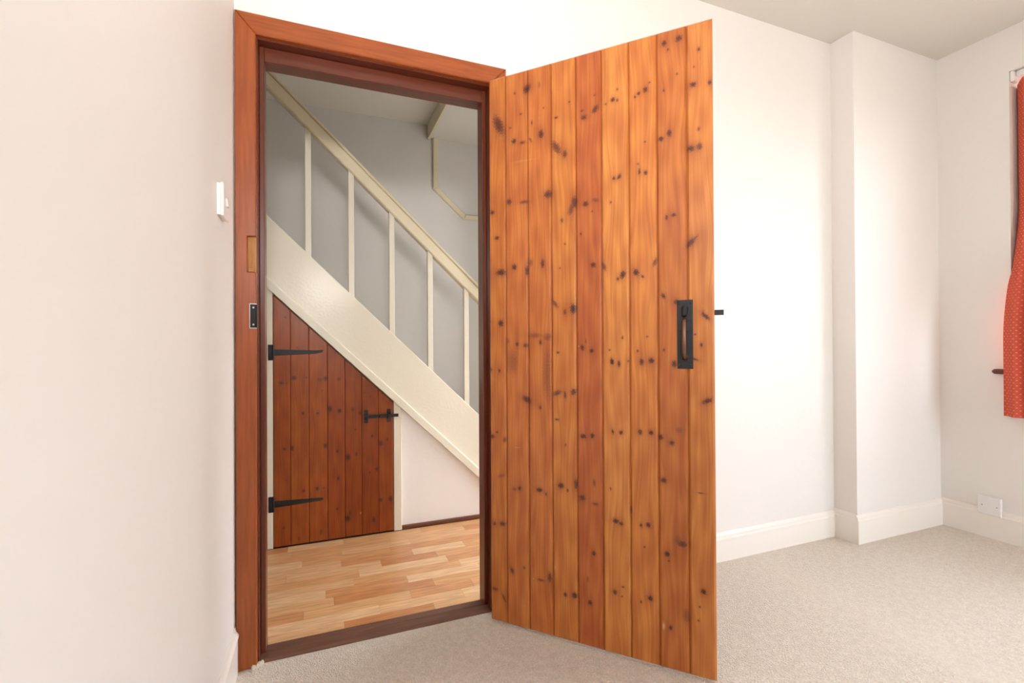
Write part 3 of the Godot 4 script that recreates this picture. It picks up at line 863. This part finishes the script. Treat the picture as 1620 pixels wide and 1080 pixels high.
func build_stairs() -> void:
	var s := base("staircase")
	tag(s, "cream-painted staircase with thin balusters rising to the left beyond the doorway", "staircase")
	var x0 := -1.0
	var xt := 1.741
	var xb := 1.368
	var st := stool()
	prism(st, poly([x0, string_y(x0, false), xb, 0.001, xt, 0.001, x0, string_y(x0, true)]), STR_Z - 0.035, STR_Z, 0.003, 0.003)
	piece("stringer", st, M.cream, s)
	st = stool()         # cover moulding along the foot of the stringer: square with a half-round top
	var dirx := Vector3(1, -0.9645, 0).normalized()
	var nrm := Vector3(0.9645, 1, 0).normalized()
	var prof := PackedVector2Array()
	for q in [[0.0, -0.006], [0.014, -0.006], [0.014, 0.024]]: prof.append(Vector2(q[0], q[1]))
	for i in 7:
		var a := -0.2 + (PI * 0.5 + 0.2) * i / 6.0
		prof.append(Vector2(0.007 + 0.007 * cos(a), 0.027 + 0.006 * sin(a)))
	prof.append(Vector2(0.0, 0.034))
	var from := Vector3(-0.9, string_y(-0.9, false), STR_Z)
	prism(st, prof, 0.0, 2.252 * sqrt(1 + 0.9645 * 0.9645), 0.0, 0.0, Transform3D(Basis(Vector3.BACK, nrm, dirx), from))
	piece("moulding", st, M.cream, s)
	st = stool()         # treads and risers behind the stringer, with the sloping underside
	var steps := PackedVector2Array([Vector2(1.40, 0.0)])
	var px := 1.40
	var py := 0.0
	for i in 11:
		py += 0.195
		steps.append(Vector2(px, py))
		px -= 0.2029
		steps.append(Vector2(px, py))
	steps.append(Vector2(px, py - 0.30))
	steps.append(Vector2(1.115, 0.0))
	prism(st, steps, FAR_Z + 0.002, STR_Z - 0.036)
	piece("flight", st, M.rail, s)
	# handrail and balusters
	var rt := 2.4077
	var rb := 2.3140
	var sl := 0.9480
	st = stool()
	var xa := -0.19
	var xe := 1.76
	prism(st, poly([xa, rb - sl * xa, xe, rb - sl * xe, xe, rt - 0.014 - sl * xe, xa, rt - 0.014 - sl * xa]), STR_Z - 0.045, STR_Z + 0.012, 0.006, 0.006)
	prism(st, poly([xa, rt - 0.014 - sl * xa, xe, rt - 0.014 - sl * xe, xe, rt + 0.004 - sl * xe, xa, rt + 0.004 - sl * xa]), STR_Z - 0.05, STR_Z + 0.018, 0.004, 0.004)
	piece("handrail", st, M.rail, s)
	for i in 9:
		var x := -0.012 + 0.2105 * i
		st = stool()
		var a := x - 0.0142
		var b := x + 0.0142
		prism(st, poly([a, string_y(a, true) - 0.002, b, string_y(b, true) - 0.002, b, rb - sl * b + 0.003, a, rb - sl * a + 0.003]), STR_Z - 0.031, STR_Z - 0.004, 0.0015, 0.0015)
		piece("baluster", st, M.cream, s)
	st = stool()
	box(st, Vector3(1.745, 0, STR_Z - 0.06), Vector3(1.825, 1.02, STR_Z + 0.02), 0.006)
	piece("newel_post", st, M.cream, s)

	# panels and posts under the stringer
	st = stool()
	prism(st, poly([0.640, 0.0, 1.366, 0.0, 0.640, string_y(0.640, false) - 0.001]), STR_Z - 0.05, STR_Z - 0.024)
	prism(st, poly([-1.4, 0.0, 0.012, 0.0, 0.012, string_y(0.012, false) - 0.001, -1.0, string_y(-1.0, false) - 0.001, -1.4, 2.6]), STR_Z - 0.05, STR_Z - 0.024)
	struct("wall_understairs", st, M.panel, "white triangular panel under the sloping stringer, right of the small plank door", "panel")
	var t := base("trim_2")
	tag(t, "cream posts framing the small cupboard door under the stairs", "door frame", "structure")
	st = stool()
	prism(st, poly([-0.02, 0.0, 0.0335, 0.0, 0.0335, string_y(0.0335, false) - 0.001, -0.02, string_y(-0.02, false) - 0.001]), STR_Z - 0.045, STR_Z - 0.001, 0.002)
	piece("post", st, M.cream, t)
	st = stool()
	prism(st, poly([0.6245, 0.0, 0.667, 0.0, 0.667, string_y(0.667, false) - 0.001, 0.6245, string_y(0.6245, false) - 0.001]), STR_Z - 0.045, STR_Z - 0.001, 0.003)
	piece("post", st, M.cream, t)

	# moulding on the far wall: down, across at an angle, then level
	t = base("trim_3")
	tag(t, "cream angled moulding strip on the far wall above the handrail", "moulding", "structure")
	st = stool()
	var o := [Vector2(1.022, 2.524), Vector2(1.022, 2.150), Vector2(1.252, 1.948), Vector2(2.090, 1.948)]
	var i2 := [Vector2(1.060, 2.524), Vector2(1.060, 2.167), Vector2(1.266, 1.986), Vector2(2.090, 1.986)]
	for q in 3:
		st = stool()
		prism(st, PackedVector2Array([o[q], o[q + 1], i2[q + 1], i2[q]]), FAR_Z, FAR_Z + 0.02, 0.006)
		piece("strip", st, M.moulding, t)
	st = stool()
	box(st, Vector3(0.985, 2.508, FAR_Z), Vector3(1.0, 2.6145, -PART), 0.002)
	struct("trim_4", st, M.moulding, "cream fascia board where the hall ceiling steps down", "fascia")

func build_cupboard_door() -> void:
	var d := base("door_2", Vector3(0.0352, 0.006, STR_Z))
	tag(d, "small pine plank door with a sloping top under the stairs", "door", "structure")
	var seams := [0.0, 0.078, 0.164, 0.252, 0.338, 0.422, 0.508, 0.5862]
	for i in 7:
		var a: float = seams[i] + (0.0 if i == 0 else 0.0006)
		var b: float = seams[i + 1] - (0.0 if i == 6 else 0.0006)
		var st := stool()
		var top := func(x: float) -> float: return string_y(x + 0.0352, false) - 0.006 - 0.0165
		prism(st, poly([a, 0, b, 0, b, top.call(b), a, top.call(a)]), -0.020, 0.0, 0.003, 0.0, Transform3D.IDENTITY, Vector2(1.0 / 0.586, -1.0 / 1.26), Vector2(0, 1))
		piece("board", st, M.pine_cupboard, d)
		if i < 6:
			st = stool()
			box(st, Vector3(b - 0.004, 0.002, -0.014), Vector3(b + 0.005, top.call(b + 0.006) - 0.002, -0.0042))
			piece("tongue", st, M.tongue, d)
	for q in [[0.974, 1.0], [0.216, 0.0]]:
		var y: float = q[0]
		var h := base("hinge", Vector3.ZERO, d)
		h.set_meta("label", "black iron tapered strap hinge")
		var st := stool()
		box(st, Vector3(-0.0225, y - 0.039, -0.0005), Vector3(0.0005, y + 0.039, 0.0035), 0.001)
		for yy in [-0.028, 0.0, 0.028]:
			lathe(st, [Vector2(0.004, 0.0), Vector2(0.0035, 0.0012), Vector2(0.0, 0.002)], Vector3(-0.013, y + yy, 0.0034), Basis(Vector3.RIGHT, Vector3.BACK, Vector3.DOWN), 8)
		piece("leaf", st, M.iron, h)
		st = stool()
		tube(st, [Vector3(0.001, y - 0.036, 0.004), Vector3(0.001, y + 0.036, 0.004)], [0.005, 0.005], 10)
		piece("knuckle", st, M.iron, h)
		st = stool()
		var rise := 0.008 if q[1] > 0.5 else 0.0
		prism(st, poly([0.004, y - 0.016, 0.20, y - 0.008, 0.226, y - 0.006 + rise * 0.5, 0.234, y + 0.001 + rise, 0.226, y + 0.006 + rise * 0.5, 0.20, y + 0.0075, 0.004, y + 0.016]), 0.0002, 0.004, 0.0015)
		for xx in [0.03, 0.11, 0.19]:
			lathe(st, [Vector2(0.0035, 0.0), Vector2(0.003, 0.001), Vector2(0.0, 0.0016)], Vector3(xx, y, 0.0039), Basis(Vector3.RIGHT, Vector3.BACK, Vector3.DOWN), 8)
		piece("strap", st, M.iron, h)
	var bolt := base("slide_bolt", Vector3.ZERO, d)
	bolt.set_meta("label", "black slide bolt reaching over the post")
	for x in [0.4345, 0.553]:
		var st := stool()
		box(st, Vector3(x, 0.592, 0.0002), Vector3(x + 0.021, 0.662, 0.003), 0.001)
		box(st, Vector3(x + 0.002, 0.613, 0.002), Vector3(x + 0.019, 0.641, 0.016), 0.002)
		piece("bracket", st, M.iron, bolt)
	var sb := stool()
	box(sb, Vector3(0.440, 0.6185, 0.004), Vector3(0.6135, 0.6345, 0.012), 0.0015)
	lathe(sb, [Vector2(0.005, 0.0), Vector2(0.0045, 0.006), Vector2(0.006, 0.012), Vector2(0.004, 0.016), Vector2(0.0, 0.017)], Vector3(0.515, 0.627, 0.0115), Basis(Vector3.RIGHT, Vector3.BACK, Vector3.DOWN), 12)
	piece("bar", sb, M.iron, bolt)

func build_fittings() -> void:
	var s := base("light_switch", Vector3(0.005, 1.4015, 0.239))
	tag(s, "white surface-mounted rocker light switch on the left wall beside the frame", "light switch")
	var turn := Transform3D(Basis(Vector3.FORWARD, Vector3.UP, Vector3.RIGHT), Vector3.ZERO)
	var st := stool()
	prism(st, rect(-0.0415, -0.0415, 0.0415, 0.0415), 0.0, 0.0095, 0.001, 0.0, turn)
	piece("back_box", st, M.plastic, s)
	st = stool()
	prism(st, rect(-0.0435, -0.0435, 0.0435, 0.0435), 0.0095, 0.0155, 0.002, 0.0, turn)
	piece("face_plate", st, M.plastic, s)
	st = stool()
	prism(st, poly([-0.011, 0.0155, 0.011, 0.0155, 0.011, 0.0175, -0.011, 0.0215]), -0.0075, 0.0075, 0.0008, 0.0008, Transform3D(Basis(Vector3.UP, Vector3.RIGHT, Vector3.BACK), Vector3.ZERO))
	piece("rocker", st, M.plastic, s)
	s = base("blank_plate", Vector3(ROOM_X, 0.167, 0.3375))
	tag(s, "white blank socket plate low on the right wall just above the skirting", "socket plate")
	turn = Transform3D(Basis(Vector3.BACK, Vector3.UP, Vector3.LEFT), Vector3.ZERO)
	st = stool()
	prism(st, rect(-0.041, -0.040, 0.041, 0.040), 0.0, 0.018, 0.001, 0.0, turn)
	piece("back_box", st, M.plastic, s)
	st = stool()
	prism(st, rect(-0.0465, -0.0465, 0.0465, 0.0465), 0.018, 0.026, 0.003, 0.0, turn)
	piece("face_plate", st, M.plastic, s)
	for x in [-0.03, 0.03]:
		st = stool()
		lathe(st, [Vector2(0.0036, 0.0), Vector2(0.0034, 0.0006), Vector2(0.0, 0.001)], turn * Vector3(x, 0, 0.026), turn.basis * Basis(Vector3.RIGHT, Vector3.BACK, Vector3.DOWN), 10)
		piece("screw", st, M.steel, s)

func build_flash_lamp() -> void:
	# unseen stand-in for bounced camera flash behind the viewer, its head turned up at the wall over the door
	var at := Vector3(0.27, 0, 2.40)
	var head := Vector3(0.27, 1.62, 2.36)
	var aim := (Vector3(1.15, 2.75, 0.0) - head).normalized()
	var l := base("flash_stand_in_lamp", at)
	tag(l, "unseen lamp behind the viewer standing in for bounced camera flash", "lamp")
	var st := stool()
	lathe(st, [Vector2(0.0, 0.0), Vector2(0.14, 0.0), Vector2(0.14, 0.012), Vector2(0.12, 0.022), Vector2(0.02, 0.03), Vector2(0.012, 0.05)], Vector3.ZERO)
	piece("base", st, M.iron, l)
	st = stool()
	tube(st, [Vector3(0, 0.03, 0), Vector3(0, 1.5, 0)], [0.011, 0.011])
	piece("pole", st, M.iron, l)
	st = stool()
	var side := aim.cross(Vector3.RIGHT).normalized()
	var b := Basis(side.cross(aim), aim, side).orthonormalized()
	lathe(st, [Vector2(0.0, -0.10), Vector2(0.06, -0.09), Vector2(0.13, -0.04), Vector2(0.19, 0.03), Vector2(0.184, 0.03), Vector2(0.125, -0.036), Vector2(0.055, -0.082), Vector2(0.0, -0.09)], head - at, b)
	piece("shade", st, M.white_frame, l)
	st = stool()
	lathe(st, [Vector2(0.0, -0.02), Vector2(0.135, -0.02), Vector2(0.135, -0.012), Vector2(0.0, -0.010)], head - at, b)
	piece("bulb", st, M.bulb, l)
	var sp := SpotLight3D.new()
	sp.name = "flash_beam"
	sp.light_color = srgb(252, 248, 248)
	sp.light_energy = 4.9
	sp.light_size = 0.17
	sp.spot_angle = 58.0
	sp.spot_angle_attenuation = 1.0
	sp.spot_range = 12.0
	sp.spot_attenuation = 2.0
	sp.shadow_enabled = true
	l.add_child(sp)
	sp.position = head - at + aim * 0.02
	sp.basis = Basis.looking_at(aim, Vector3.UP)
